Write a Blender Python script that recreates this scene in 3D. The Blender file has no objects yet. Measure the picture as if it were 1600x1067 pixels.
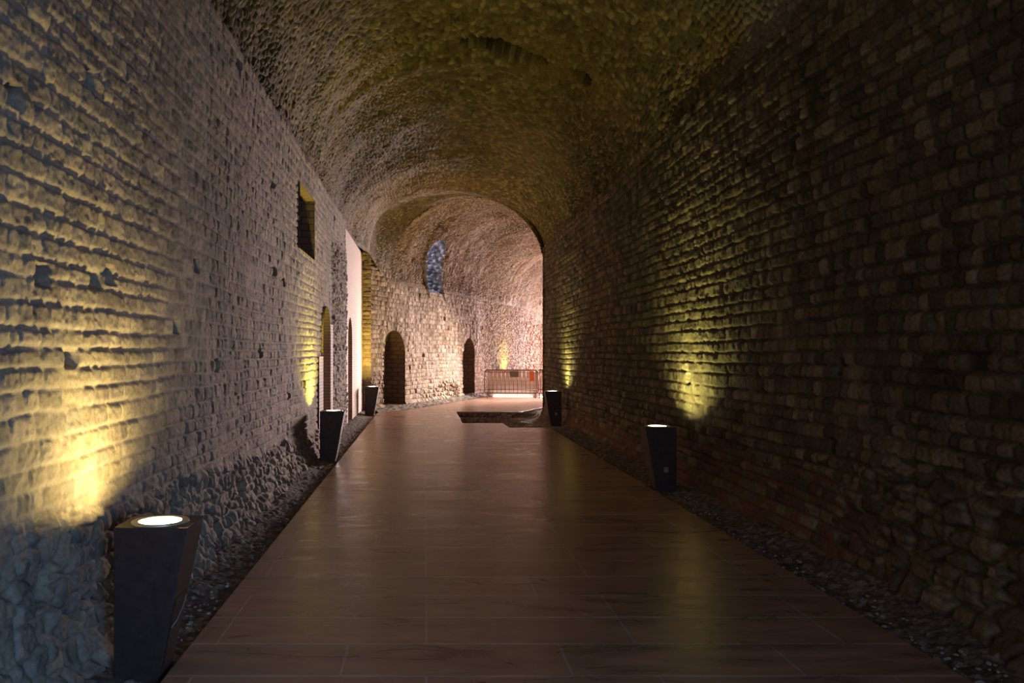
import bpy, bmesh, math, random
import numpy as np
from mathutils import Vector, Matrix

sc = bpy.context.scene
COL = sc.collection
F = 1244.0            # focal length in pixels of a 1600 px wide frame (28 mm)
EYE = 1.55

# ------------------------------------------------------------------ camera
cam_d = bpy.data.cameras.new('camera')
cam = bpy.data.objects.new('camera', cam_d); COL.objects.link(cam)
cam.location = (0, 0, EYE); cam.rotation_euler = (math.radians(90), 0, 0)
cam_d.sensor_width = 36.0; cam_d.lens = 36.0*F/1600.0
cam_d.shift_x = (800-666)/1600.0; cam_d.shift_y = (552-533.5)/1600.0
cam_d.clip_start = 0.05; cam_d.clip_end = 200
cam_d.dof.use_dof = True; cam_d.dof.focus_distance = 16.0; cam_d.dof.aperture_fstop = 6.0
sc.camera = cam

# ------------------------------------------------------------------ world, exposure, daylight
w = bpy.data.worlds.new('world'); sc.world = w; w.use_nodes = True
bg = w.node_tree.nodes['Background']
bg.inputs[0].default_value = (0.30, 0.50, 1.0, 1); bg.inputs[1].default_value = 0.02
sc.view_settings.view_transform = 'Standard'; sc.view_settings.look = 'None'
sc.view_settings.gamma = 1; sc.view_settings.exposure = 0.9; sc.view_settings.use_curve_mapping = False
sc.cycles.max_bounces = 6; sc.cycles.diffuse_bounces = 4; sc.cycles.glossy_bounces = 3
sc.cycles.sample_clamp_indirect = 3.0

def area(name, loc, target, size, power, col, size_y=None, spread=180, shape='RECTANGLE'):
    l = bpy.data.lights.new(name, 'AREA'); l.shape = shape; l.size = size
    if size_y: l.size_y = size_y
    l.energy = power; l.color = col; l.spread = math.radians(spread)
    o = bpy.data.objects.new(name, l); COL.objects.link(o); o.location = loc
    o.rotation_euler = (Vector(target)-Vector(loc)).to_track_quat('-Z', 'Y').to_euler()
    return o

# daylight through the entrance behind and to the right of the viewer
area('daylight_entrance', (1.6, -1.3, 1.3), (-1.7, 2.9, 0.1), 1.6, 19, (0.22, 0.52, 1.0), 1.6, 110)
area('daylight_behind', (0.7, -3.5, 2.4), (0.4, 6, 0.6), 4.0, 16, (0.95, 0.86, 0.86), 3.0, 150)
# daylight through the open far end, round the bend
area('daylight_far_end', (11.0, 47.0, 2.6), (2.2, 26.0, -6.2), 4.2, 2000, (1.0, 0.75, 0.72), 3.0, 72)
# lit side bay just inside the bend, open to the right
area('daylight_side_bay', (10.4, 37.5, 2.4), (5.0, 33.0, 0.8), 2.6, 400, (0.98, 0.74, 0.86), 2.6, 165)
area('far_floor_fill', (7.3, 29.3, 3.1), (2.9, 24.6, 0.0), 1.6, 520, (1.0, 0.80, 0.70), 0.8, 75)  # added fill lamp, brightens the paving past the bend; no bay known here
# daylight down the shaft in the haunch of the far vault
SHAFT_LIGHT = 45

# ------------------------------------------------------------------ numpy noise
def _hash(ix, iy, seed=0):
    x = (ix.astype(np.int64) & 0xffffffff).astype(np.uint64); y = (iy.astype(np.int64) & 0xffffffff).astype(np.uint64)
    h = (x*np.uint64(374761393) + y*np.uint64(668265263) + np.uint64((seed*974711+12345) & 0xffffffff)) & np.uint64(0xffffffff)
    h = ((h ^ (h >> np.uint64(13)))*np.uint64(1274126177)) & np.uint64(0xffffffff)
    h = ((h ^ (h >> np.uint64(15)))*np.uint64(2246822519)) & np.uint64(0xffffffff)
    h = h ^ (h >> np.uint64(16))
    return h.astype(np.float64)/4294967296.0
def vnoise(x, y, seed=0):
    ix = np.floor(x); iy = np.floor(y); fx = x-ix; fy = y-iy
    fx = fx*fx*(3-2*fx); fy = fy*fy*(3-2*fy)
    a = _hash(ix, iy, seed); b = _hash(ix+1, iy, seed); c = _hash(ix, iy+1, seed); d = _hash(ix+1, iy+1, seed)
    return (a*(1-fx)+b*fx)*(1-fy)+(c*(1-fx)+d*fx)*fy
def fbm(x, y, seed=0, octv=4, gain=0.5):
    s = 0; a = 1; t = 0
    for k in range(octv):
        s = s + a*(vnoise(x*2**k+17.3*k, y*2**k-9.1*k, seed+k)-0.5); t += a; a *= gain
    return s/t*2          # about -1..1
def voronoi(x, y, seed=0, jit=0.85):
    ix = np.floor(x); iy = np.floor(y)
    f1 = np.full(x.shape, 9.0); f2 = np.full(x.shape, 9.0); cid = np.zeros(x.shape)
    for dx in (-1, 0, 1):
        for dy in (-1, 0, 1):
            cx = ix+dx; cy = iy+dy
            px = cx+0.5+(_hash(cx, cy, seed)-0.5)*jit; py = cy+0.5+(_hash(cx, cy, seed+7)-0.5)*jit
            d = np.sqrt((x-px)**2+(y-py)**2); r = _hash(cx, cy, seed+13)
            near = d < f1
            f2 = np.where(near, f1, np.minimum(f2, d)); cid = np.where(near, r, cid); f1 = np.where(near, d, f1)
    return f1, f2-f1, cid
def sst(a, b, x):
    t = np.clip((x-a)/(b-a), 0, 1); return t*t*(3-2*t)
def lerp(a, b, t):
    return a*(1-t)+b*t
def mixc(c1, c2, t):
    return c1*(1-t[..., None])+np.asarray(c2, float)*t[..., None]

# ------------------------------------------------------------------ masonry patterns: height (m, outwards) + albedo
def coursed(u, v, seed, row=0.115, wmin=0.10, wmax=0.20, joint=0.022, rough=1.0, arches=()):
    """coursed small-block masonry. returns height, tone 0..1, mortar 0..1"""
    rng = np.random.RandomState(seed)
    vw = v + 0.03*fbm(u*0.5, v*0.4, seed+1, 3) + 0.010*fbm(u*2.6, v*1.5, seed+2, 2)
    uw = u + 0.012*fbm(u*3.0, v*3.0, seed+3, 2)
    n = int(8.0/row)+12
    edges = -1.0+np.cumsum(np.concatenate([[0], row*(0.82+0.40*rng.rand(n))]))
    r = np.clip(np.searchsorted(edges, vw.ravel())-1, 0, n-1).reshape(vw.shape)
    dv0 = vw-edges[r]; dv1 = edges[r+1]-vw
    du = np.zeros_like(uw); si = np.zeros_like(uw)
    umin, umax = uw.min()-1, uw.max()+1
    for k in np.unique(r):
        m = r == k
        cnt = int((umax-umin)/wmin)+4
        e = umin+np.cumsum(wmin+(wmax-wmin)*rng.rand(cnt)**1.3)-rng.rand()*wmax
        q = np.clip(np.searchsorted(e, uw[m])-1, 0, cnt-2)
        du[m] = np.minimum(uw[m]-e[q], e[q+1]-uw[m]); si[m] = q
    dv = np.minimum(dv0, dv1)
    ri = r.astype(float)
    # voussoirs round arched openings: (centre u, springing v, radius, ring width)
    for (cu, cv, rad, rw) in arches:
        rr = np.hypot(u-cu, v-cv); an = np.arctan2(v-cv, u-cu)
        m = (v > cv-0.02) & (rr > rad-0.05) & (rr < rad+rw)
        nn = max(5, int(math.pi*rad/0.10))
        t = an/math.pi*nn; q = np.floor(t)
        d1 = np.minimum(t-q, 1-(t-q))*math.pi*(rad+rw/2)/nn; d2 = rad+rw-rr
        du = np.where(m, d1, du); dv = np.where(m, np.maximum(d2, 0), dv); dv0 = np.where(m, row/2, dv0)
        si = np.where(m, q+500, si); ri = np.where(m, 900+cu*7 % 50, ri)
    ero = 0.013*fbm(u*11, v*11, seed+4, 3)
    dh = dv+ero; dw = du*1.5+0.004+ero
    k = 0.010
    d = -k*np.log(np.exp(-np.clip(dh, -.1, .2)/k)+np.exp(-np.clip(dw, -.1, .2)/k))
    prof = sst(0.0, 0.022, d)
    tone = _hash(si, ri, seed+5); t2 = _hash(si, ri, seed+6); t3 = _hash(si, ri, seed+8); t4 = _hash(si, ri, seed+9)
    fill = sst(0.05, 0.55, fbm(u*0.9, v*1.1, seed+10, 3))          # patches where the joints stay full of mortar
    jd = joint*(1-0.65*fill)
    top = np.where(dv1 < dv0, 1.25, 0.85)
    h = -jd*top*(1-prof)
    h = h + prof*rough*((t2-0.5)*0.024 + (t3-0.5)*0.16*(dv0-row/2) + 0.010*fbm(u*14, v*14, seed+11, 3)) + prof*(0.007*fbm(u*9, v*9, seed+16, 4)+0.006*fbm(u*45, v*45, seed+12, 2))
    h = h + 0.035*rough*fbm(u*0.7, v*0.9, seed+14, 3)
    gone = (t4 < 0.005)
    h = np.where(gone, h-0.07*sst(0, .02, d), h)
    return h, tone, 1-prof
def rubble(u, v, seed, size=0.16, depth=0.05):
    uw = u+0.05*fbm(u*4, v*4, seed+1, 2); vw = v+0.04*fbm(u*4, v*4, seed+2, 2)
    f1, e, cid = voronoi(uw/size, vw/(size*0.72), seed+3)
    prof = sst(0.02, 0.38, e+0.12*fbm(u*16, v*16, seed+4, 2))
    h = depth*(prof-1)+prof*((cid-0.5)*depth*0.9+0.014*fbm(u*14, v*14, seed+5, 3)) + 0.005*fbm(u*45, v*45, seed+6, 2)
    return h, cid, 1-prof
def concrete(u, v, seed):
    """opus caementicium: small lumps in eroded mortar"""
    f1, e, cid = voronoi(u/0.12+0.6*fbm(u*3, v*3, seed, 2), v/0.085+0.6*fbm(u*3, v*3, seed+1, 2), seed+2)
    g1, g, gid = voronoi(u/0.30+0.4*fbm(u*2, v*2, seed+20, 2), v/0.20, seed+21)
    lump = sst(0.0, 0.45, e); big = sst(0.0, 0.3, g)
    act = sst(-0.35, 0.35, fbm(u*0.8, v*0.8, seed+5, 3))
    h = (0.014+0.020*act)*(lump-1) + 0.014*(cid-0.5)*lump + 0.020*act*(big-1)*0.6
    h = h + 0.024*fbm(u*3.2, v*3.2, seed+6, 4) + 0.010*fbm(u*22, v*22, seed+7, 3) + 0.07*fbm(u*0.45, v*0.6, seed+8, 3)
    pits = sst(0.45, 0.75, fbm(u*2.0, v*2.4, seed+9, 4)); h = h-0.06*pits
    return h, cid, 1-lump

def palette(tone, mort, u, v, seed, cols, mortar, stain=None):
    cols = np.asarray(cols, float); n = len(cols)
    t = np.clip(tone*n, 0, n-1e-6); i = t.astype(int)
    c = cols[i]*(0.82+0.36*((t-i))[..., None])
    c = mixc(c, mortar, np.clip(mort, 0, 1)*0.8)
    big = fbm(u*0.8, v*0.8, seed+31, 4)
    c = c*(1+0.30*big)[..., None]
    c = c*(1+0.20*fbm(u*9, v*9, seed+33, 3))[..., None]
    if stain is not None: c = stain(c)
    return np.clip(c, 0.01, 0.95)

# ------------------------------------------------------------------ mesh helpers
def grid_mesh(name, P, mat, colr=None, keep=None, smooth=True, flip=False, parent=None):
    nu, nv = P.shape[:2]
    idx = np.arange(nu*nv).reshape(nu, nv)
    q = np.stack([idx[:-1, :-1], idx[1:, :-1], idx[1:, 1:], idx[:-1, 1:]], -1)
    if flip: q = q[..., ::-1]
    if keep is not None: q = q[keep]
    q = q.reshape(-1, 4)
    used = np.zeros(nu*nv, bool); used[q.ravel()] = True
    remap = np.cumsum(used)-1
    co = P.reshape(-1, 3)[used]; q = remap[q]
    me = bpy.data.meshes.new(name)
    me.vertices.add(len(co)); me.vertices.foreach_set('co', co.astype(np.float32).ravel())
    me.loops.add(q.size); me.loops.foreach_set('vertex_index', q.astype(np.int32).ravel())
    me.polygons.add(len(q)); me.polygons.foreach_set('loop_start', np.arange(0, q.size, 4, dtype=np.int32))
    try: me.polygons.foreach_set('loop_total', np.full(len(q), 4, np.int32))
    except Exception: pass
    me.polygons.foreach_set('use_smooth', np.full(len(q), smooth))
    me.update(calc_edges=True)
    if colr is not None:
        at = me.attributes.new('stone', 'FLOAT_COLOR', 'POINT')
        c4 = np.concatenate([colr.reshape(-1, 3)[used], np.ones((len(co), 1))], 1)
        at.data.foreach_set('color', c4.astype(np.float32).ravel())
    me.materials.append(mat)
    o = bpy.data.objects.new(name, me); COL.objects.link(o)
    if parent: o.parent = parent
    return o
def link_bm(name, bm, mat, parent=None, bevel=0, seg=2, smooth=False):
    me = bpy.data.meshes.new(name); bmesh.ops.recalc_face_normals(bm, faces=bm.faces); bm.to_mesh(me); bm.free()
    me.materials.append(mat)
    if smooth: me.polygons.foreach_set('use_smooth', [True]*len(me.polygons))
    o = bpy.data.objects.new(name, me); COL.objects.link(o)
    if bevel:
        m = o.modifiers.new('bevel', 'BEVEL'); m.width = bevel; m.segments = seg; m.limit_method = 'ANGLE'; m.angle_limit = 0.6
    if parent: o.parent = parent
    return o
def structure(o):
    o['kind'] = 'structure'; return o
def add_box(bm, x0, x1, y0, y1, z0, z1):
    v = [bm.verts.new(p) for p in ((x0,y0,z0),(x1,y0,z0),(x1,y1,z0),(x0,y1,z0),(x0,y0,z1),(x1,y0,z1),(x1,y1,z1),(x0,y1,z1))]
    for f in ((0,1,2,3),(4,5,6,7),(0,1,5,4),(1,2,6,5),(2,3,7,6),(3,0,4,7)): bm.faces.new([v[i] for i in f])
def add_tube(bm, pts, r, n=8):
    pts = [Vector(p) for p in pts]; rings = []
    for i, p in enumerate(pts):
        t = (pts[min(i+1, len(pts)-1)]-pts[max(i-1, 0)]).normalized()
        a = t.orthogonal().normalized() if i == 0 else (prev-t*prev.dot(t)).normalized()
        prev = a; b = t.cross(a)
        rings.append([bm.verts.new(p+(a*math.cos(2*math.pi*k/n)+b*math.sin(2*math.pi*k/n))*r) for k in range(n)])
    for A, B in zip(rings, rings[1:]):
        for k in range(n): bm.faces.new((A[k], A[(k+1) % n], B[(k+1) % n], B[k]))
    bm.faces.new(rings[0][::-1]); bm.faces.new(rings[-1])
def spacing(a, b, k, lo, hi):
    out = [a]
    while out[-1] < b: out.append(out[-1]+min(hi, max(lo, k*abs(out[-1]))))
    out[-1] = b; return np.array(out)

# ------------------------------------------------------------------ materials
def new_mat(name):
    m = bpy.data.materials.new(name); m.use_nodes = True
    nt = m.node_tree; return m, nt, nt.nodes['Principled BSDF']
def stone_mat(name, rough=0.85, bump=0.5, scale=38, spec=0.25, default=(0.3, 0.25, 0.2)):
    m, nt, b = new_mat(name); N = nt.nodes.new; L = nt.links.new
    at = N('ShaderNodeAttribute'); at.attribute_name = 'stone'
    tc = N('ShaderNodeTexCoord')
    n1 = N('ShaderNodeTexNoise'); n1.inputs['Scale'].default_value = scale; n1.inputs['Detail'].default_value = 5; n1.inputs['Roughness'].default_value = 0.65
    L(tc.outputs['Object'], n1.inputs['Vector'])
    mr = N('ShaderNodeMapRange'); mr.inputs[1].default_value = 0.3; mr.inputs[2].default_value = 0.7; mr.inputs[3].default_value = 0.72; mr.inputs[4].default_value = 1.25
    L(n1.outputs['Fac'], mr.inputs[0])
    mx = N('ShaderNodeVectorMath'); mx.operation = 'SCALE'; L(at.outputs['Color'], mx.inputs[0]); L(mr.outputs[0], mx.inputs['Scale'])
    L(mx.outputs[0], b.inputs['Base Color'])
    bp = N('ShaderNodeBump'); bp.inputs['Strength'].default_value = bump; bp.inputs['Distance'].default_value = 0.012
    L(n1.outputs['Fac'], bp.inputs['Height']); L(bp.outputs[0], b.inputs['Normal'])
    b.inputs['Roughness'].default_value = rough; b.inputs['Specular IOR Level'].default_value = spec
    return m
def plain(name, col, rough=0.5, metal=0.0, noise=0.15, nscale=25, bump=0.0):
    m, nt, b = new_mat(name); N = nt.nodes.new; L = nt.links.new
    tc = N('ShaderNodeTexCoord'); n1 = N('ShaderNodeTexNoise'); n1.inputs['Scale'].default_value = nscale; n1.inputs['Detail'].default_value = 4
    L(tc.outputs['Object'], n1.inputs['Vector'])
    cr = N('ShaderNodeValToRGB'); c = np.array(col)
    cr.color_ramp.elements[0].position = 0.3; cr.color_ramp.elements[1].position = 0.7
    cr.color_ramp.elements[0].color = (*np.clip(c*(1-noise), 0, 1), 1); cr.color_ramp.elements[1].color = (*np.clip(c*(1+noise), 0, 1), 1)
    L(n1.outputs['Fac'], cr.inputs[0]); L(cr.outputs[0], b.inputs['Base Color'])
    b.inputs['Roughness'].default_value = rough; b.inputs['Metallic'].default_value = metal
    if bump:
        bp = N('ShaderNodeBump'); bp.inputs['Strength'].default_value = bump; bp.inputs['Distance'].default_value = 0.01
        L(n1.outputs['Fac'], bp.inputs['Height']); L(bp.outputs[0], b.inputs['Normal'])
    return m
def glow(name, col, s):
    m, nt, b = new_mat(name)
    b.inputs['Base Color'].default_value = (0.8, 0.8, 0.75, 1); b.inputs['Emission Color'].default_value = (*col, 1); b.inputs['Emission Strength'].default_value = s
    return m
def brick_mat(name, c1, c2, mortar, bw, rh, ms, axis='YZ', rough=0.8, bump=0.6):
    m, nt, b = new_mat(name); N = nt.nodes.new; L = nt.links.new
    tc = N('ShaderNodeTexCoord'); sp = N('ShaderNodeSeparateXYZ'); L(tc.outputs['Object'], sp.inputs[0])
    ad = N('ShaderNodeMath'); ad.operation = 'ADD'; L(sp.outputs['X'], ad.inputs[0]); L(sp.outputs['Y'], ad.inputs[1])
    cb = N('ShaderNodeCombineXYZ'); L(ad.outputs[0], cb.inputs['X']); L(sp.outputs['Z'], cb.inputs['Y'])
    br = N('ShaderNodeTexBrick'); L(cb.outputs[0], br.inputs['Vector'])
    br.inputs['Color1'].default_value = (*c1, 1); br.inputs['Color2'].default_value = (*c2, 1); br.inputs['Mortar'].default_value = (*mortar, 1)
    br.inputs['Scale'].default_value = 1.0; br.inputs['Brick Width'].default_value = bw; br.inputs['Row Height'].default_value = rh
    br.inputs['Mortar Size'].default_value = ms; br.inputs['Mortar Smooth'].default_value = 0.3
    L(br.outputs['Color'], b.inputs['Base Color'])
    iv = N('ShaderNodeMath'); iv.operation = 'SUBTRACT'; iv.inputs[0].default_value = 1; L(br.outputs['Fac'], iv.inputs[1])
    bp = N('ShaderNodeBump'); bp.inputs['Strength'].default_value = bump; bp.inputs['Distance'].default_value = 0.01
    L(iv.outputs[0], bp.inputs['Height']); L(bp.outputs[0], b.inputs['Normal'])
    b.inputs['Roughness'].default_value = rough
    return m
def tile_mat():
    m, nt, b = new_mat('red_sandstone_paving'); N = nt.nodes.new; L = nt.links.new
    tc = N('ShaderNodeTexCoord')
    br = N('ShaderNodeTexBrick'); m0 = N('ShaderNodeMapping'); m0.inputs['Scale'].default_value = (2, 1, 1); L(tc.outputs['Object'], m0.inputs[0]); L(m0.outputs[0], br.inputs['Vector'])
    br.inputs['Color1'].default_value = (0.40, 0.25, 0.185, 1); br.inputs['Color2'].default_value = (0.33, 0.20, 0.148, 1)
    br.inputs['Mortar'].default_value = (0.46, 0.37, 0.34, 1); br.inputs['Scale'].default_value = 1
    br.inputs['Brick Width'].default_value = 2.24; br.inputs['Row Height'].default_value = 0.425; br.inputs['Mortar Size'].default_value = 0.013
    br.offset = 0.37; br.offset_frequency = 3; br.inputs['Mortar Smooth'].default_value = 0.2
    nz = N('ShaderNodeTexNoise'); nz.inputs['Scale'].default_value = 1.6; nz.inputs['Detail'].default_value = 8; nz.inputs['Roughness'].default_value = 0.6; nz.inputs['Distortion'].default_value = 1.8
    mp = N('ShaderNodeMapping'); mp.inputs['Scale'].default_value = (0.7, 2.2, 1); L(tc.outputs['Object'], mp.inputs[0]); L(mp.outputs[0], nz.inputs['Vector'])
    mr = N('ShaderNodeMapRange'); mr.inputs[1].default_value = 0.3; mr.inputs[2].default_value = 0.7; mr.inputs[3].default_value = 0.62; mr.inputs[4].default_value = 1.35
    L(nz.outputs['Fac'], mr.inputs[0])
    vm = N('ShaderNodeVectorMath'); vm.operation = 'SCALE'; L(br.outputs['Color'], vm.inputs[0]); L(mr.outputs[0], vm.inputs['Scale'])
    L(vm.outputs[0], b.inputs['Base Color'])
    r = N('ShaderNodeMapRange'); r.inputs[1].default_value = 0.3; r.inputs[2].default_value = 0.75; r.inputs[3].default_value = 0.24; r.inputs[4].default_value = 0.42
    L(nz.outputs['Fac'], r.inputs[0]); L(r.outputs[0], b.inputs['Roughness'])
    n2 = N('ShaderNodeTexNoise'); n2.inputs['Scale'].default_value = 9; n2.inputs['Detail'].default_value = 5; L(tc.outputs['Object'], n2.inputs['Vector'])
    ma = N('ShaderNodeMath'); ma.operation = 'MULTIPLY_ADD'; ma.inputs[1].default_value = -1.2; L(br.outputs['Fac'], ma.inputs[0]); L(n2.outputs['Fac'], ma.inputs[2])
    bp = N('ShaderNodeBump'); bp.inputs['Strength'].default_value = 0.25; bp.inputs['Distance'].default_value = 0.004
    L(ma.outputs[0], bp.inputs['Height']); L(bp.outputs[0], b.inputs['Normal'])
    b.inputs['Specular IOR Level'].default_value = 0.5
    return m

M_STONE = stone_mat('rough_limestone_blocks')
M_VAULT = stone_mat('roman_concrete', bump=0.8, scale=26)
M_EARTH = stone_mat('earth_and_gravel', bump=0.8, scale=60)
M_PALEBRICK = brick_mat('pale_modern_brick', (0.76, 0.62, 0.54), (0.68, 0.55, 0.48), (0.46, 0.35, 0.30), 0.21, 0.052, 0.007)
M_PALEBLOCK = brick_mat('pale_low_wall_blocks', (0.74, 0.60, 0.53), (0.66, 0.53, 0.47), (0.48, 0.36, 0.31), 0.40, 0.14, 0.012)
M_REVEAL = brick_mat('brown_brick_reveal', (0.27, 0.18, 0.13), (0.20, 0.14, 0.10), (0.12, 0.085, 0.065), 0.22, 0.10, 0.012)
M_DREVEAL = brick_mat('tan_brick_reveal', (0.56, 0.40, 0.27), (0.48, 0.34, 0.23), (0.30, 0.21, 0.15), 0.21, 0.052, 0.007)
M_TILE = tile_mat()
M_LAMP = plain('dark_powder_coated_metal', (0.055, 0.037, 0.034), 0.5, 0.3, 0.25, 18)
M_RIM = plain('pale_metal_ring', (0.55, 0.52, 0.42), 0.4, 0.4, 0.08, 30)
M_LENS = glow('lit_lens', (1.0, 0.93, 0.70), 9)
M_STICKER = plain('grey_sticker', (0.30, 0.28, 0.27), 0.6)
M_CABLE = plain('grey_cable', (0.30, 0.30, 0.32), 0.5)
M_RUST = plain('rusty_galvanised_steel', (0.16, 0.075, 0.055), 0.5, 0.5, 0.35, 14)
M_SIGN = plain('weathered_sign_plate', (0.13, 0.12, 0.09), 0.6, 0.0, 0.2)
M_ORANGE = plain('orange_plastic', (0.75, 0.16, 0.03), 0.5, 0, 0.1)
M_STRIP = glow('lit_strip', (1.0, 0.86, 0.76), 3.2)
M_PEBBLE = plain('pale_pebbles', (0.34, 0.34, 0.34), 0.8, 0, 0.4, 8)

STONES_L = [(0.27,0.22,0.165),(0.33,0.27,0.195),(0.21,0.172,0.14),(0.38,0.31,0.22),(0.29,0.235,0.185),(0.24,0.205,0.17)]
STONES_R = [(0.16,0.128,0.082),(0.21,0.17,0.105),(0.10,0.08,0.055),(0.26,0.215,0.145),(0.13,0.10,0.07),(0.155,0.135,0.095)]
CONC = [(0.12,0.098,0.040),(0.19,0.155,0.062),(0.075,0.058,0.028),(0.26,0.21,0.10),(0.13,0.088,0.038)]

# ------------------------------------------------------------------ left wall
XL, XR, ZS = -1.70, 3.05, 4.20
WIN = (10.6, 12.0, 2.95, 3.84)            # window recess: d0, d1, z0, z1
DOOR1 = (13.0, 14.0, 1.85, 0.50)         # arched door: d0, d1, springing z, rise radius
def left_wall():
    u = spacing(-3.0, 16.75, 0.0028, 0.010, 0.05)
    u = np.sort(np.concatenate([u, [WIN[0], WIN[1], DOOR1[0], DOOR1[1], 12.55, 14.25]]))
    v = np.sort(np.concatenate([np.arange(-0.25, 4.34, 0.0095), [WIN[2], WIN[3]]]))
    U, V = np.meshgrid(u, v, indexing='ij')
    h, t, m = coursed(U, V, 11, 0.104, 0.10, 0.22, 0.016, 0.46)
    h2, t2, m2 = rubble(U, V, 60, 0.14, 0.026)
    h2 = h2+0.038*fbm(U*3.5, V*4.5, 68, 4)-0.05*sst(0.35, 0.6, fbm(U*4, V*6, 69, 3))
    lim = np.interp(U, [0, 4.3, 9.4, 12.6, 17], [0.85, 0.72, 0.50, 0.35, 0.6])+0.10*fbm(U*1.5, V*2, 71, 3)
    k = sst(-0.05, 0.06, lim-V)
    foot = sst(0.35, -0.1, V)*0.10
    H = lerp(h, h2+0.035, k)+foot*(1+0.6*fbm(U*2, V*2, 73, 2)); T = lerp(t, t2, k); MM = lerp(m, m2, k)
    # rough pier between the two doors: rubble, standing proud
    k2 = sst(14.25, 14.5, U)*sst(3.9, 3.4, V+0.2*fbm(U, V, 75, 2))
    h3, t3, m3 = rubble(U, V, 64, 0.14, 0.032); H = lerp(H, h3+0.04, k2); T = lerp(T, t3, k2); MM = lerp(MM, m3, k2)
    # putlog holes
    for (pu, pz) in ((3.3, 2.62), (4.05, 2.95), (4.3, 1.97), (5.9, 2.2), (6.5, 1.45), (8.2, 1.55), (3.55, 1.9), (9.5, 2.4)):
        H = H-0.10*sst(1.0, 0.6, np.maximum(np.abs(U-pu)/0.07, np.abs(V-pz)/0.055))
    C = palette(T, MM, U, V, 12, STONES_L, (0.33, 0.28, 0.23))
    P = np.stack([XL+H, U, V], -1)
    uc = (u[:-1]+u[1:])/2; vc = (v[:-1]+v[1:])/2; UC, VC = np.meshgrid(uc, vc, indexing='ij')
    hole = (UC > WIN[0]) & (UC < WIN[1]) & (VC > WIN[2]) & (VC < WIN[3])
    # rough masonry stops short of the brick door frame, with a ragged edge
    rag = 0.06*fbm(VC*3, UC*3, 90, 3)
    cu = 13.5
    top = (VC < 1.85) | (np.hypot(UC-cu, VC-1.85) < 0.50)
    lo = np.where(VC < 1.45, 12.6, 13.0); rag2 = np.where(VC < 1.45, rag, 0); hi = np.where(VC < 2.0, 14.2+rag, 14.0)
    hole |= (UC > lo+rag2) & (UC < hi) & top & (VC < 3.0)
    o = grid_mesh('wall_left', P, M_STONE, C, ~hole, flip=True)
    return structure(o)
left_wall()

def arch_outline(w2, zs, rise, n=16, z0=-0.2):
    pts = [(-w2, z0), (-w2, zs)]
    for k in range(1, n): a = math.pi*(1-k/n); pts.append((w2*math.cos(a), zs+rise*math.sin(a)))
    return pts+[(w2, zs), (w2, z0)]
def reveal(name, origin, tan, inn, outline, depth, mat, back=True, closed=False, parent=None):
    """the inside faces of an opening: side strip + back"""
    bm = bmesh.new(); o = Vector(origin); t = Vector(tan).normalized(); i = Vector(inn).normalized(); z = Vector((0, 0, 1))
    A = [bm.verts.new(o+t*a+z*b) for a, b in outline]; B = [bm.verts.new(o+t*a+z*b+i*depth) for a, b in outline]
    n = len(A)
    for k in range(n if closed else n-1): bm.faces.new((A[k], A[(k+1) % n], B[(k+1) % n], B[k]))
    if back: bm.faces.new(B)
    return link_bm(name, bm, mat, parent)
def flat_wall(name, u0, u1, z0, z1, x, mat, mask, step=0.03):
    u = np.arange(u0, u1+step/2, step); v = np.arange(z0, z1+step/2, step)
    U, V = np.meshgrid(u, v, indexing='ij'); P = np.stack([np.full_like(U, x), U, V], -1)
    UC = (U[:-1, :-1]+U[1:, 1:])/2; VC = (V[:-1, :-1]+V[1:, 1:])/2
    return structure(grid_mesh(name, P, mat, None, ~mask(UC, VC), smooth=False, flip=True))
# window recess (brown reveals, ochre lintel face above it)
structure(reveal('window_1', (XL+0.02, 11.3, 0), (0,1,0), (-1,0,0), [(-0.7,2.95),(-0.7,3.84),(0.7,3.84),(0.7,2.95)], 1.3, M_REVEAL, closed=True))
# door 1: pale brick frame set back in the rough masonry
flat_wall('wall_left_door_frame', 12.5, 14.36, -0.2, 2.5, XL+0.02, M_PALEBRICK,
          lambda u, v: (np.abs(u-13.5) < 0.50) & ((v < 1.85) | (np.hypot((u-13.5)/0.5, (v-1.85)/0.5) < 1)) | ((v > 1.5) & (u < 13.5)) | (v > 2.05), 0.02)
structure(reveal('door_1', (XL+0.02, 13.5, 0), (0,1,0), (-1,0,0), arch_outline(0.50, 1.85, 0.5), 0.9, M_DREVEAL))
# pale modern brick infill with the second arched door
W2 = 16.7
flat_wall('wall_left_brick_infill', W2, 21.2, -0.2, 4.18, XL+0.005, M_PALEBRICK,
          lambda u, v: (np.abs(u-17.75) < 0.48) & ((v < 1.85) | (np.hypot((u-17.75)/0.48, (v-1.85)/0.50) < 1)), 0.02)
structure(reveal('door_2', (XL+0.005, 17.75, 0), (0,1,0), (-1,0,0), arch_outline(0.48, 1.85, 0.5), 0.8, M_DREVEAL))

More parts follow.
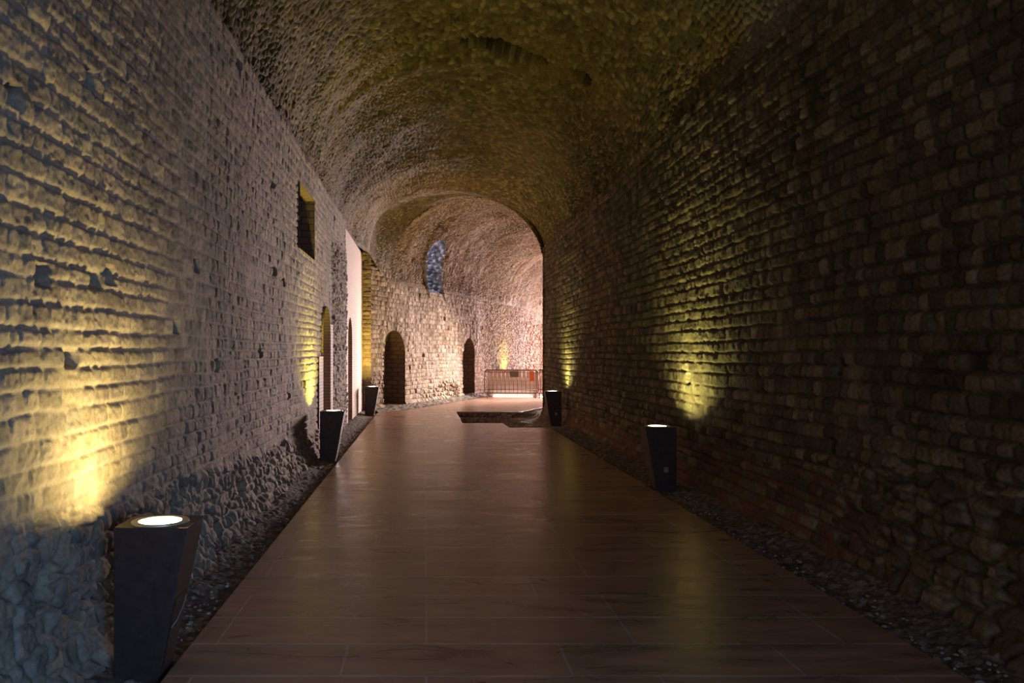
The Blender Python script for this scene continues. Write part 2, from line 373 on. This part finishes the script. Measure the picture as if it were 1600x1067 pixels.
# ------------------------------------------------------------------ right wall
def right_wall():
    u = spacing(-3.0, 20.6, 0.0026, 0.012, 0.05); v = np.arange(-0.25, 4.34, 0.0105)
    U, V = np.meshgrid(u, v, indexing='ij')
    h, t, m = coursed(U, V, 31, 0.118, 0.09, 0.19, 0.034, 1.15)
    hb, tb, mb = coursed(U, V, 37, 0.085, 0.20, 0.34, 0.014, 0.7)      # brick courses along the foot
    lim = np.interp(U, [0, 4, 6, 9, 12, 21], [0.2, 0.25, 0.55, 0.62, 0.45, 0.3])+0.14*fbm(U*1.3, V*2, 41, 3)
    k = sst(-0.03, 0.03, lim-V)
    h4, t4, m4 = rubble(U, V, 66, 0.20, 0.05)
    k4 = sst(6.2, 4.6, U+0.6*fbm(U, V*2, 45, 3))*sst(1.0, 0.7, V)
    H = lerp(h, hb-0.01, k); T = lerp(t, tb, k); MM = lerp(m, mb, k)
    H = lerp(H, h4+0.02, k4); T = lerp(T, t4, k4)
    foot = sst(0.30, -0.1, V)*0.12
    H = H+foot*(1+0.7*fbm(U*2, V*2, 47, 2))
    for (pu, pz) in ((9.2, 2.12), (9.3, 1.25), (7.4, 1.38), (8.8, 2.0), (5.9, 1.45), (6.0, 0.85), (11.5, 1.3), (6.6, 3.3), (10.9, 1.8)):
        H = H-0.10*sst(1.0, 0.6, np.maximum(np.abs(U-pu)/0.06, np.abs(V-pz)/0.075))
    def stain(c):
        red = sst(0.42, 0.55, vnoise(U*7, V*14, 48))*k*(1-k4)
        c = mixc(c, (0.20, 0.085, 0.06), red*0.8)
        wht = sst(0.30, 0.60, fbm(U*1.7, V*1.1, 49, 4))*sst(2.2, 1.2, V)*sst(9.5, 7.5, U)*MM
        return mixc(c, (0.42, 0.36, 0.32), wht*0.6)
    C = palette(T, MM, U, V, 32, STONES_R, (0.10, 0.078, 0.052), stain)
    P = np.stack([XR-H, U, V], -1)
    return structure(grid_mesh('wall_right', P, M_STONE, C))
right_wall()

# ------------------------------------------------------------------ near vault
CX, HA = (XL+XR)/2, (XR-XL)/2
RING1, RING2, VEND = 12.35, 17.3, 20.9
def rise_at(d):
    r = np.interp(d, [-3, RING1, RING1+0.25, RING2, RING2+0.20, VEND], [2.10, 2.03, 1.93, 1.80, 1.74, 1.56])
    return r
def near_vault():
    d = spacing(-3.0, VEND, 0.0021, 0.014, 0.05); n = 500
    a = np.linspace(math.pi+0.02, -0.02, n)
    D, A = np.meshgrid(d, a, indexing='ij')
    Sarc = (math.pi-A)*2.25
    Dj = D+0.10*fbm(Sarc*1.2, D*0.7, 81, 3)
    R = rise_at(Dj)
    h, t, m = concrete(D, Sarc, 101)
    hole = np.zeros_like(h)
    for (hx, hd, wa, wd, dep) in ((1.30, 12.2, 0.50, 0.22, 0.85), (2.30, 12.0, 0.15, 0.22, 0.35), (0.85, 12.0, 0.26, 0.2, 0.35)):
        ah = math.acos(max(-1, min(1, (hx-CX)/HA))); sh = (math.pi-ah)*2.25
        q = np.hypot((Sarc-sh)/wa, (D-hd)/wd)+0.6*fbm(D*4, Sarc*5, 83, 4)
        hole = np.maximum(hole, dep*sst(1.1, 0.7, q))
    # springing strip: a slight set-back course where the vault meets the walls
    edge = np.minimum(A, math.pi-A)*2.25
    h = h*sst(-0.02, 0.25, edge) - 0.03*sst(0.10, 0.0, edge) - hole
    # gentle corbelled unevenness, running round the arch like the old centring
    h = h+0.03*fbm(D*1.6, Sarc*0.12, 85, 3)
    kend = sst(VEND-0.02, VEND-0.7, D); h = h*kend; R = lerp(1.56, R, kend)      # meets the web at the bend exactly
    nx = np.cos(A); nz = np.sin(A)
    X = CX+(HA+0.04-h*0.9)*nx; Z = ZS+(R-h)*nz
    def stain(c):
        och = sst(-0.1, 0.5, fbm(D*0.5, Sarc*0.6, 87, 3))
        c = mixc(c, (0.25, 0.16, 0.05), och*0.4)
        gx = sst(0.05, 0.45, fbm(D*0.9, Sarc*1.1, 88, 4)+0.35)*sst(1.4, 0.3, np.abs(A-0.28)*2.25)*sst(9.0, 7.0, D)
        return mixc(c, (0.30, 0.27, 0.23), gx*0.7)
    C = palette(t, m, D, Sarc, 102, CONC, (0.12, 0.09, 0.045), stain)
    X = X+0.24*sst(18.6, VEND, D)*sst(2.3, 3.0, A)
    P = np.stack([X, D, Z], -1)
    return structure(grid_mesh('ceiling', P, M_VAULT, C))
near_vault()

# ------------------------------------------------------------------ far corridor (turns 22 degrees to the right)
P0 = np.array([-1.50, 21.30]); E = np.array([0.377, 0.926]); E = E/np.linalg.norm(E); R_ = np.array([E[1], -E[0]])
ZF, WF = 3.55, 4.45
JS = 1.2            # where the far vault proper begins; a lofted web joins it to the near one
def fp(s, r, z=0.0):
    q = P0+E*s+R_*r; return (q[0], q[1], z)
NICHES = [(1.58, 0.72, 1.48, 0.72), (8.05, 0.62, 1.50, 0.60)]   # s centre, half width, springing z, rise
SH = (4.15, 5.55, 3.50, 5.12)                                     # light shaft s0,s1,z0,z1
PATCH = (17.2, 22.5)
def far_left_wall():
    s = spacing(0.0, 27.5, 0.0018, 0.026, 0.05); v = np.arange(-0.25, 4.38, 0.0155)
    S, V = np.meshgrid(s, v, indexing='ij')
    h, t, m = coursed(S, V, 131, 0.128, 0.11, 0.22, 0.028, 1.1, [(n[0], n[2], n[1], 0.24) for n in NICHES])
    h2, t2, m2 = rubble(S, V, 160, 0.20, 0.055)
    h5, t5, m5 = rubble(S, V, 165, 0.15, 0.032)
    low = sst(-0.05, 0.1, (0.55+0.35*fbm(S*0.9, V, 161, 3)-V))*sst(3.2, 3.8, S)*sst(7.6, 6.8, S)
    far = sst(8.8, 11.0, S+1.0*fbm(S*0.7, V*0.9, 162, 3))
    rub = sst(0, 0.35, 1.0-np.maximum(np.abs(S-17.5)/1.9, np.abs(V-1.75)/1.6)+0.3*fbm(S*1.3, V*1.3, 163, 3))
    H = lerp(h, h2+0.02, low); T = lerp(t, t2, low); MM = lerp(m, m2, low)
    H = lerp(H, h5, far); T = lerp(T, t5, far); MM = lerp(MM, m5, far)
    H = lerp(H, h2-0.10, rub); T = lerp(T, t2, rub); MM = lerp(MM, m2, rub)
    H = H+sst(0.16, 0.0, V)*0.10
    def stain(c):
        c = mixc(c, (0.29, 0.16, 0.085), rub*sst(0.35, 0.6, T)*0.85)
        ploom = sst(0.0, 0.5, fbm(S*0.8, V*0.9, 170, 4)+0.15)*sst(2.4, 1.6, V)*sst(8.0, 7.0, S)*sst(2.6, 3.6, S)
        return mixc(c, (0.46, 0.38, 0.34), ploom*0.45)
    C = palette(T, MM, S, V, 132, [(0.36,0.27,0.18),(0.44,0.34,0.23),(0.26,0.19,0.13),(0.50,0.41,0.30),(0.33,0.24,0.16)], (0.24, 0.18, 0.13), stain)
    X = P0[0]+E[0]*S+R_[0]*H; Y = P0[1]+E[1]*S+R_[1]*H
    SC = (S[:-1, :-1]+S[1:, 1:])/2; VC = (V[:-1, :-1]+V[1:, 1:])/2
    hole = np.zeros(SC.shape, bool)
    for (c, w2, zs, rr) in NICHES: hole |= (np.abs(SC-c) < w2) & (VC > 0.06) & ((VC < zs) | (np.hypot((SC-c)/w2, (VC-zs)/rr) < 1))
    hole |= (SC > SH[0]) & (SC < SH[1]) & (VC > SH[2])
    hole |= (VC > ZF+0.02) & (SC > JS+0.1)
    return structure(grid_mesh('wall_left_beyond_bend', np.stack([X, Y, V], -1), M_STONE, C, ~hole, flip=True))
far_left_wall()
M_NICHE = brick_mat('niche_blocks', (0.22, 0.145, 0.095), (0.17, 0.11, 0.075), (0.11, 0.07, 0.05), 0.21, 0.125, 0.012, bump=1.0)
for k, (c, w2, zs, rr) in enumerate(NICHES):
    structure(reveal('wall_left_niche_%d' % (k+1), fp(c, 0.02), (*E, 0), (*(-R_), 0), arch_outline(w2, zs, rr, 18, 0.05), 0.75 if k == 0 else 1.6, M_NICHE, closed=True))

def far_vault():
    s = spacing(JS, 27.5, 0.0022, 0.035, 0.06); n = 330
    a = np.linspace(math.pi+0.01, -0.01, n); S, A = np.meshgrid(s, a, indexing='ij')
    arc = (math.pi-A)*2.4
    h, t, m = concrete(S, arc, 201)
    h = h*1.25*sst(-0.02, 0.25, np.minimum(A, math.pi-A)*2.4)
    HW = WF/2; RZ = 2.24+0.08*sst(1.0, 4.0, S)
    r = HW+(HW+0.03-h)*np.cos(A); Z = ZF+(RZ-h)*np.sin(A)
    X = P0[0]+E[0]*S+R_[0]*r; Y = P0[1]+E[1]*S+R_[1]*r
    def stain(c):
        wet = sst(0, 0.5, fbm(S*0.6, arc*0.7, 203, 4))
        return mixc(c, (0.44, 0.33, 0.22), wet*0.4)
    C = palette(t, m, S, arc, 202, [(0.26,0.19,0.11),(0.32,0.24,0.14),(0.20,0.15,0.09),(0.38,0.29,0.19),(0.24,0.17,0.10)], (0.22, 0.165, 0.10), stain)
    yc = (Y[:-1, :-1]+Y[1:, 1:])/2; sc_ = (S[:-1, :-1]+S[1:, 1:])/2; zc = (Z[:-1, :-1]+Z[1:, 1:])/2; ac = (A[:-1, :-1]+A[1:, 1:])/2
    rag = 0.10*fbm(sc_*2.2, zc*2.2, 204, 3)
    top = SH[3]-0.55*np.clip((sc_+0.6*(zc-3.5)-SH[0]-0.75)/0.75, -1, 1)**2
    sh = 0.6*(zc-3.5)
    hole = (sc_+sh > SH[0]+rag) & (sc_+sh < SH[1]+rag) & (zc < top+rag) & (ac > math.pi/2)
    keep = ~hole
    return structure(grid_mesh('ceiling_beyond_bend', np.stack([X, Y, Z], -1), M_VAULT, C, keep))
far_vault()
def web():
    n = 500; a = np.linspace(math.pi+0.02, -0.02, n); k = np.linspace(0, 1, 60); K, A = np.meshgrid(k, a, indexing='ij')
    X0 = CX+(HA+0.04)*np.cos(A)+0.24*sst(2.3, 3.0, A); Z0 = ZS+1.56*np.sin(A); Y0 = np.full_like(A, VEND)
    r = WF/2+(WF/2+0.03)*np.cos(A); X1 = P0[0]+E[0]*(JS+.03)+R_[0]*r; Y1 = P0[1]+E[1]*(JS+.03)+R_[1]*r; Z1 = ZF+2.24*np.sin(A)
    h, t, m = concrete(K*1.6+50, (math.pi-A)*2.4, 221); f = np.sin(np.pi*np.clip(K, 0, 1))*0.8
    C = palette(t, m, K*1.6, (math.pi-A)*2.4, 222, CONC, (0.15, 0.115, 0.06))
    X = lerp(X0, X1, K)-h*f*np.cos(A); Z = lerp(Z0, Z1, K)-h*f*np.sin(A); Y = lerp(Y0, Y1, K)
    return structure(grid_mesh('ceiling_bend_web', np.stack([X, Y, Z], -1), M_VAULT, C))
web()

def shaft():
    """splayed light shaft through the haunch: rough faces, rising outwards"""
    col = [(0.30,0.28,0.27),(0.48,0.46,0.45),(0.16,0.15,0.15),(0.36,0.33,0.32)]
    def face(name, f, n1, n2, seed, flip):
        a = np.linspace(0, 1, n1); b = np.linspace(0, 1, n2); A, B = np.meshgrid(a, b, indexing='ij')
        s, r, z, ns, nr, nz = f(A, B)
        h, t, m = rubble(A*2.4, B*2.6, seed, 0.15, 0.08)
        s = s+ns*h; r = r+nr*h; z = z+nz*h
        s = s-0.6*(z-3.5)
        X = P0[0]+E[0]*s+R_[0]*r; Y = P0[1]+E[1]*s+R_[1]*r
        C = palette(t, m, A*3, B*3, seed, col, (0.2, 0.19, 0.2))
        mid = lambda q: (q[:-1, :-1]+q[1:, 1:])/2
        rc, zc = mid(r), mid(z); HW = WF/2
        rv = np.where(zc < ZF, 0.0, HW-HW*np.sqrt(np.clip(1-((zc-ZF)/2.32)**2, 0, 1)))
        return structure(grid_mesh(name, np.stack([X, Y, z], -1), M_STONE, C, rc < rv+0.03))
    r0, r1 = 1.05, -1.7
    R = lambda A: r0+(r1-r0)*A
    face('window_2_far_jamb', lambda A, B: (SH[1]+0.05-0.35*A, R(A), 3.30+B*2.95, -1, 0, 0), 70, 80, 301, False)
    face('window_2_near_jamb', lambda A, B: (SH[0]-0.05+0.15*A, R(A), 3.30+B*2.95, 1, 0, 0), 50, 60, 302, True)
    face('window_2_sill', lambda A, B: (SH[0]-0.1+B*1.75, -0.05+(r1+0.05)*A, 3.50+A*0.95, 0, 0, 1), 60, 60, 303, False)
    face('window_2_head', lambda A, B: (SH[0]-0.1+B*1.75, R(A), 5.15+A*1.2, 0, 0, -1), 50, 50, 304, True)
shaft()
q0 = fp(3.75, -1.2, 5.5); q1 = fp(5.25, -0.1, 4.2)
area('daylight_shaft', q0, q1, 1.0, SHAFT_LIGHT, (0.60, 0.67, 1.0), 1.0, 160)

def misc_structure():
    # pier standing at the bend, closing the left wall of the near corridor
    x = np.linspace(XL-0.05, -1.47, 18); v = np.arange(-0.25, 4.6, 0.015)
    X, V = np.meshgrid(x, v, indexing='ij'); h, t, m = coursed(X, V, 401, 0.12, 0.1, 0.2, 0.02)
    zt = sst(4.15, 4.0, V)
    C = palette(t, m, X, V, 402, STONES_L, (0.3, 0.25, 0.2))
    structure(grid_mesh('wall_left_pier', np.stack([X, 21.18-h, V], -1), M_STONE, C))
    # return face of the right wall at the bend
    x = np.arange(XR-0.04, XR+0.7, 0.02); X, V = np.meshgrid(x, np.arange(-0.25, 4.3, 0.02), indexing='ij')
    h, t, m = coursed(X, V, 411, 0.12, 0.1, 0.2, 0.03); C = palette(t, m, X, V, 412, STONES_R, (0.2, 0.16, 0.12))
    structure(grid_mesh('wall_right_return', np.stack([X, 20.6+h, V], -1), M_STONE, C, flip=True))
    # right wall beyond the bend, leaving the side bay open between s = 15 and 21
    s = np.arange(1.2, 27.5, 0.06); v = np.arange(-0.25, ZF+0.05, 0.04); S, V = np.meshgrid(s, v, indexing='ij')
    h, t, m = coursed(S, V, 421, 0.128, 0.1, 0.2, 0.03); C = palette(t, m, S, V, 422, STONES_L, (0.25, 0.2, 0.15))
    Xw = P0[0]+E[0]*S+R_[0]*(WF-h); Yw = P0[1]+E[1]*S+R_[1]*(WF-h)
    SC = (S[:-1, :-1]+S[1:, 1:])/2; VC = (V[:-1, :-1]+V[1:, 1:])/2
    structure(grid_mesh('wall_right_beyond_bend', np.stack([Xw, Yw, V], -1), M_STONE, C, ~((SC > 15.0) & (SC < 21.5) & (VC < 3.45)) & ~((SC > 9.6) & (SC < 12.2) & (VC < 3.5))))  # the nearer gap is cut only to let the added floor fill in
misc_structure()

# ------------------------------------------------------------------ paving
def prism(name, pts, z0, z1, mat, bevel=0.004):
    bm = bmesh.new(); A = [bm.verts.new((x, y, z0)) for x, y in pts]; B = [bm.verts.new((x, y, z1)) for x, y in pts]
    n = len(A)
    for k in range(n): bm.faces.new((A[k], A[(k+1) % n], B[(k+1) % n], B[k]))
    bm.faces.new(B); bm.faces.new(A[::-1])
    return link_bm(name, bm, mat, None, bevel, 1)
def wp(s, r): q = P0+E*s+R_*r; return (q[0], q[1])
XE, XF = -1.25, 2.58
pave = [(XE, -3.0), (XF, -3.0), (XF, 16.6), (1.74, 16.6), (1.70, 17.7), (0.80, 17.7), (0.80, 21.2), (2.45, 21.0),
        wp(3.4, 3.95), wp(26, 3.95), wp(26, 0.75), wp(1.0, 0.72), (-1.27, 20.75)]
structure(prism('floor', pave, -0.10, 0.0, M_TILE))

def ground():
    def sheet(name, x0, x1, y0, y1, k, fz, dx=0.012, seed=501):
        y = spacing(y0, y1, k, 0.012, 0.05); x = np.arange(x0, x1+dx/2, dx); X, Y = np.meshgrid(x, y, indexing='ij')
        f1, e, cid = voronoi(X/0.035, Y/0.035, seed); g1, g, gid = voronoi(X/0.06, Y/0.06, seed+1)
        big = (gid > 0.88)
        Z = fz(X, Y)+0.009*sst(0.7, 0.1, f1)*(0.3+cid)+0.016*big*sst(0.6, 0.2, g1)+0.02*fbm(X*2.5, Y*2.5, seed+2, 4)+0.006*fbm(X*30, Y*30, seed+3, 2)
        t = np.where(big, gid, cid)
        C = palette(t, np.zeros_like(t), X, Y, seed+4, [(0.13,0.11,0.10),(0.18,0.155,0.14),(0.10,0.085,0.08),(0.24,0.21,0.19)], (0.1, 0.1, 0.1))
        o = grid_mesh(name, np.stack([X, Y, Z], -1), M_EARTH, C, flip=False); return structure(o)
    sheet('floor_gravel_strip_left', -2.0, XE+0.03, -3.0, 21.3, 0.003, lambda X, Y: -0.035+0.07*sst(XE-0.12, XL, X))
    sheet('floor_gravel_strip_right', XF-0.03, 3.25, -3.0, 16.7, 0.003, lambda X, Y: -0.03+0.07*sst(XF+0.1, XR, X), seed=521)
    # unpaved pit at the foot of the right wall, with a rough cut edge below the paving
    sheet('floor_pit', 0.6, 3.6, 16.4, 23.4, 0.004,
          lambda X, Y: -0.10-0.30*sst(2.4, 1.9, X+0.2*fbm(X*2, Y*2, 531, 2))*sst(20.95, 20.5, Y)+0.09*sst(2.5, XR, X)-0.04, 0.02, 541)
    x = np.arange(0.72, 2.9, 0.02); z = np.arange(-0.55, -0.012, 0.015); X, Z = np.meshgrid(x, z, indexing='ij')
    h, t, m = rubble(X, Z, 551, 0.14, 0.05)
    C = palette(t, m, X, Z, 552, STONES_L, (0.24, 0.19, 0.14))
    structure(grid_mesh('floor_pit_edge', np.stack([X, 21.14-0.12*(X-0.8)-h*0.8, Z], -1), M_STONE, C))
    # strip between far wall and walkway
    s = np.arange(-0.3, 27, 0.04); r = np.arange(-0.9, 0.85, 0.02); S, R = np.meshgrid(s, r, indexing='ij')
    f1, e, cid = voronoi(S/0.12, R/0.08, 561)
    Z = -0.03+0.09*sst(0.55, 0.1, R)+0.03*sst(0.7, 0.1, f1)*cid+0.03*fbm(S*2, R*2, 562, 3)
    C = palette(cid, cid*0, S, R, 563, [(0.20,0.17,0.14),(0.27,0.23,0.19),(0.15,0.12,0.10)], (0.1, 0.1, 0.1))
    X = P0[0]+E[0]*S+R_[0]*R; Y = P0[1]+E[1]*S+R_[1]*R
    structure(grid_mesh('floor_gravel_strip_far', np.stack([X, Y, Z], -1), M_EARTH, C, flip=True))
    # bare ground under everything
    bm = bmesh.new(); add_box(bm, -6, 26, -6, 60, -0.9, -0.6); structure(link_bm('floor_subsoil', bm, plain('subsoil', (0.1, 0.08, 0.06), 0.95)))
ground()

# scattered pale chips on the gravel, nobody could count them
def chips(side, n, label):
    rnd = random.Random(5+side); bm = bmesh.new()
    for k in range(n):
        y = 3.4+10*rnd.random()**1.6
        if side > 0: x = rnd.uniform(XF-0.02, XF+0.38)
        else: x = rnd.uniform(XL+0.20, XE-0.03)
        if side < 0 and y < 4.3: y += 0.9
        r = rnd.uniform(0.004, 0.013)*(1.8 if rnd.random() < 0.06 else 1)
        mt = Matrix.Translation((x, y, -0.012+r*0.4)) @ Matrix.Rotation(rnd.random()*6, 4, 'Z') @ Matrix.Diagonal((r*rnd.uniform(.8, 1.6), r*rnd.uniform(.7, 1.3), r*rnd.uniform(.5, .9), 1))
        bmesh.ops.create_icosphere(bm, subdivisions=1, radius=1.0, matrix=mt)
    o = link_bm('gravel_chips', bm, M_PEBBLE)
    o['kind'] = 'stuff'; o['label'] = label; o['category'] = 'gravel'
chips(1, 340, 'pale stone chips on the gravel along the foot of the right wall')
chips(-1, 90, 'pale stone chips on the gravel along the foot of the left wall')

# ------------------------------------------------------------------ uplighter bollards
HL = 0.71
def lamp(loc, side, label, colr, power, sticker=False, cable=False, spread=132, ahead=0):
    """side -1: against the left wall (its left face upright), +1: against the right wall"""
    t = bpy.data.objects.new('bollard_light', None); COL.objects.link(t); t.location = loc
    t['label'] = label; t['category'] = 'lamp'; t['group'] = 'tapered uplighters along the walls'
    s = side; wt, wb, dt, db = 0.355, 0.215, 0.29, 0.20
    # x measured from the upright wall-side face towards the walkway, y from the upright front face
    X = lambda a: -s*a+s*wt/2
    bm = bmesh.new()
    bot = [bm.verts.new((X(a), b, -0.04)) for a, b in ((0, 0), (wb, 0), (wb, db), (0, db))]
    top = [bm.verts.new((X(a), b, HL)) for a, b in ((0, 0), (wt, 0), (wt, dt), (0, dt))]
    for k in range(4): bm.faces.new((bot[k], bot[(k+1) % 4], top[(k+1) % 4], top[k]))
    bm.faces.new(bot[::-1])
    link_bm('body', bm, M_LAMP, t, 0.003, 2)
    cx, cy = X(wt/2), dt/2
    # top plate with a round hole
    bm = bmesh.new(); n = 48; ro = 0.118
    O, I, Q = [], [], []
    for k in range(n):
        a = 2*math.pi*k/n; c, d = math.cos(a), math.sin(a)
        f = min(wt/2/max(abs(c), 1e-6), dt/2/max(abs(d), 1e-6))-0.001
        O.append(bm.verts.new((cx+c*f, cy+d*f, HL+0.001))); I.append(bm.verts.new((cx+c*ro, cy+d*ro, HL+0.001))); Q.append(bm.verts.new((cx+c*ro, cy+d*ro, HL-0.02)))
    for k in range(n):
        j = (k+1) % n; bm.faces.new((O[k], O[j], I[j], I[k])); bm.faces.new((I[k], I[j], Q[j], Q[k]))
    link_bm('top_plate', bm, M_LAMP, t)
    bm = bmesh.new(); prof = ((0.140, 0.001), (0.139, 0.007), (0.105, 0.007), (0.102, 0.001))
    rings = [[bm.verts.new((cx+r*math.cos(2*math.pi*k/n), cy+min(1, .96)*r*math.sin(2*math.pi*k/n), HL+z)) for k in range(n)] for r, z in prof]
    for A, B in zip(rings, rings[1:]):
        for k in range(n): bm.faces.new((A[k], A[(k+1) % n], B[(k+1) % n], B[k]))
    link_bm('ring', bm, M_RIM, t, smooth=False)
    bm = bmesh.new(); R0 = [[bm.verts.new((cx+r*math.cos(2*math.pi*k/n), cy+r*math.sin(2*math.pi*k/n), HL+z)) for k in range(n)] for r, z in ((0.104, 0.003), (0.07, 0.007), (0.03, 0.009))]
    for A, B in zip(R0, R0[1:]):
        for k in range(n): bm.faces.new((A[k], A[(k+1) % n], B[(k+1) % n], B[k]))
    bm.faces.new(R0[-1]); link_bm('lens', bm, M_LENS, t, smooth=True)
    # service cover low on the sloping side
    sx = lambda z: X(wb+(wt-wb)*(z+0.04)/(HL+0.04))
    bm = bmesh.new(); e = -s*0.004
    for (z0, z1) in ((0.02, 0.36),):
        P = [(sx(z0)+e, 0.03, z0), (sx(z0)+e, 0.17, z0), (sx(z1)+e, 0.20, z1), (sx(z1)+e, 0.03, z1)]
        Q2 = [(x-e*1.5, y, z) for x, y, z in P]
        A = [bm.verts.new(p) for p in P]; B = [bm.verts.new(p) for p in Q2]; bm.faces.new(A); bm.faces.new(B)
        for k in range(4): bm.faces.new((A[k], A[(k+1) % 4], B[(k+1) % 4], B[k]))
    link_bm('service_cover', bm, M_LAMP, t)
    if sticker:
        bm = bmesh.new(); add_box(bm, X(0.12)-0.025, X(0.12)+0.025, -0.002, 0.001, 0.20, 0.26)
        o = link_bm('sticker', bm, M_STICKER, t); o['label'] = 'small grey square sticker'
    if cable:
        bm = bmesh.new(); add_tube(bm, [(sx(0.22)+0.006, 0.03, 0.22), (sx(0.24)+0.016, 0.08, 0.245), (sx(0.29)+0.014, 0.15, 0.29), (sx(0.33)+0.006, 0.20, 0.33)], 0.0025, 6)
        o = link_bm('cable', bm, M_CABLE, t, smooth=True); o['label'] = 'thin grey cable'
    l = bpy.data.lights.new('uplight', 'AREA'); l.shape = 'DISK'; l.size = 0.18; l.energy = power; l.color = colr; l.spread = math.radians(spread)
    lo = bpy.data.objects.new('uplight', l); COL.objects.link(lo); lo.parent = t; lo.location = (cx, cy, HL+0.014)
    lo.rotation_euler = Vector((0.28*s*(1 if not ahead else 0.0), ahead, 1)).to_track_quat('-Z', 'Y').to_euler()
    return t
YL = (1.0, 0.77, 0.27); YG = (1.0, 0.93, 0.28)
lamp((-1.327, 3.83, 0), -1, 'nearest tapered dark metal uplighter at the foot of the left wall', YL, 19, cable=True, spread=155)
lamp((-1.36, 11.5, 0), -1, 'dark tapered uplighter by the left wall in front of the nearer arched doorway', (1.0, 0.84, 0.10), 34)
lamp((-1.36, 19.95, 0), -1, 'farthest uplighter on the left, at the bend beside the pale brick wall', (1.0, 0.66, 0.12), 40, ahead=0.35)
lamp((2.66, 9.02, 0), 1, 'dark tapered uplighter in the middle of the right wall, alone on the gravel', YG, 15, sticker=True)
lamp((2.73, 17.1, 0.02), 1, 'small far uplighter at the end of the right wall beside the unpaved pit', YG, 15, sticker=True)
hid = lamp((3.62, 32.6, 0), -1, 'uplighter hidden behind the low wall and the barrier, lighting the far wall yellow', (1.0, 0.72, 0.18), 26)

# ------------------------------------------------------------------ low pale wall, glowing strips, barriers
bd = Vector((4.35-2.05, 27.3-28.2, 0)).normalized()          # the barrier line runs right and a little nearer
bo = Vector((2.05, 27.9, 0))
BD = Vector((1.0, -0.10, 0)).normalized(); BN = Vector((0.10, 1.0, 0)).normalized()
def low_wall():
    bm = bmesh.new(); a = bo+BD*0.10+BN*0.75
    for p, q in ((0, 2.6),):
        P = [a+BD*p, a+BD*q, a+BD*q+BN*0.3, a+BD*p+BN*0.3]
        A = [bm.verts.new((v.x, v.y, -0.1)) for v in P]; B = [bm.verts.new((v.x, v.y, 0.95)) for v in P]
        for k in range(4): bm.faces.new((A[k], A[(k+1) % 4], B[(k+1) % 4], B[k]))
        bm.faces.new(B)
    structure(link_bm('wall_low', bm, M_PALEBLOCK, None, 0.01))
low_wall()
def strip(a, b, label):  # thin emissive bar drawn for the bright line along the floor
    bm = bmesh.new(); p = bo+BD*a+BN*0.62; q = bo+BD*b+BN*0.62
    P = [p, q, q+BN*0.10, p+BN*0.10]
    A = [bm.verts.new((v.x, v.y, 0.0)) for v in P]; B = [bm.verts.new((v.x, v.y, 0.022)) for v in P]
    for k in range(4): bm.faces.new((A[k], A[(k+1) % 4], B[(k+1) % 4], B[k]))
    bm.faces.new(B); bm.faces.new(A[::-1])
    o = link_bm('glowing_strip', bm, M_STRIP); o['label'] = label; o['category'] = 'light'; o['group'] = 'glowing strips under the barrier'
strip(0.28, 1.68, 'long glowing white strip on the floor under the barrier')
strip(1.88, 2.05, 'short end of glowing strip at the right, past the orange tag')

def barrier(origin, length, label, nb):
    t = bpy.data.objects.new('barrier', None); COL.objects.link(t); t.location = origin
    t.rotation_euler = (0, 0, math.atan2(BD.y, BD.x)); t['label'] = label; t['category'] = 'barrier'; t['group'] = 'crowd barriers across the passage'
    z0, z1, r = 0.16, 0.97, 0.10
    def rr(zb):
        pts = []
        for cx, cz, a0 in ((length-r, z1-r, 0), (r, z1-r, 90), (r, zb+r, 180), (length-r, zb+r, 270)):
            for k in range(6): a = math.radians(a0+18*k); pts.append((cx+r*math.cos(a), 0, cz+r*math.sin(a)))
        return pts+[pts[0]]
    bm = bmesh.new(); add_tube(bm, rr(z0), 0.019, 8); link_bm('frame', bm, M_RUST, t, smooth=True)
    for z in (0.28, 0.90):
        bm = bmesh.new(); add_tube(bm, [(0.01, 0, z), (length-0.01, 0, z)], 0.011, 6); link_bm('rail', bm, M_RUST, t, smooth=True)
    for k in range(nb):
        x = length*(k+1)/(nb+1); bm = bmesh.new(); add_tube(bm, [(x, 0, 0.17), (x, 0, 0.955)], 0.009, 6); link_bm('bar', bm, M_RUST, t, smooth=True)
    for x in (0.10, length-0.10):
        bm = bmesh.new(); add_tube(bm, [(x, 0, 0.17), (x, 0, 0.05)], 0.017, 8)
        add_tube(bm, [(x, -0.24, 0.0), (x, -0.20, 0.035), (x, 0, 0.06), (x, 0.20, 0.035), (x, 0.24, 0.0)], 0.017, 8); link_bm('foot', bm, M_RUST, t, smooth=True)
    return t
barrier(tuple(bo), 1.86, 'wide rusty steel crowd barrier with a dark plate on its top rail', 12)
barrier(tuple(bo+BD*1.80+BN*0.10), 1.86, 'rusty crowd barrier at the right, partly hidden behind the right wall corner', 12)
# plate and orange tag hung on the barrier
def plate(name, a, z0, z1, w_, mat, label, cat):
    p = bo+BD*a-BN*0.024; bm = bmesh.new(); add_box(bm, -w_/2, w_/2, -0.004, 0.004, z0, z1)
    for sx in (-1, 1):
        add_tube(bm, [(sx*w_*0.35, -0.004, z1-0.03), (sx*w_*0.35, 0.0, z1+0.02), (sx*w_*0.35, 0.045, z1+0.015)], 0.004, 6)
    o = link_bm(name, bm, mat); o.location = p; o.rotation_euler = (0, 0, math.atan2(BD.y, BD.x)); o['label'] = label; o['category'] = cat
plate('sign', 1.02, 0.72, 0.93, 0.31, M_SIGN, 'dark rectangular plate hung on the top rail of the barrier', 'sign')
plate('tag', 1.64, 0.58, 0.92, 0.13, M_ORANGE, 'orange plastic tag hanging on the barrier near the right end', 'tag')
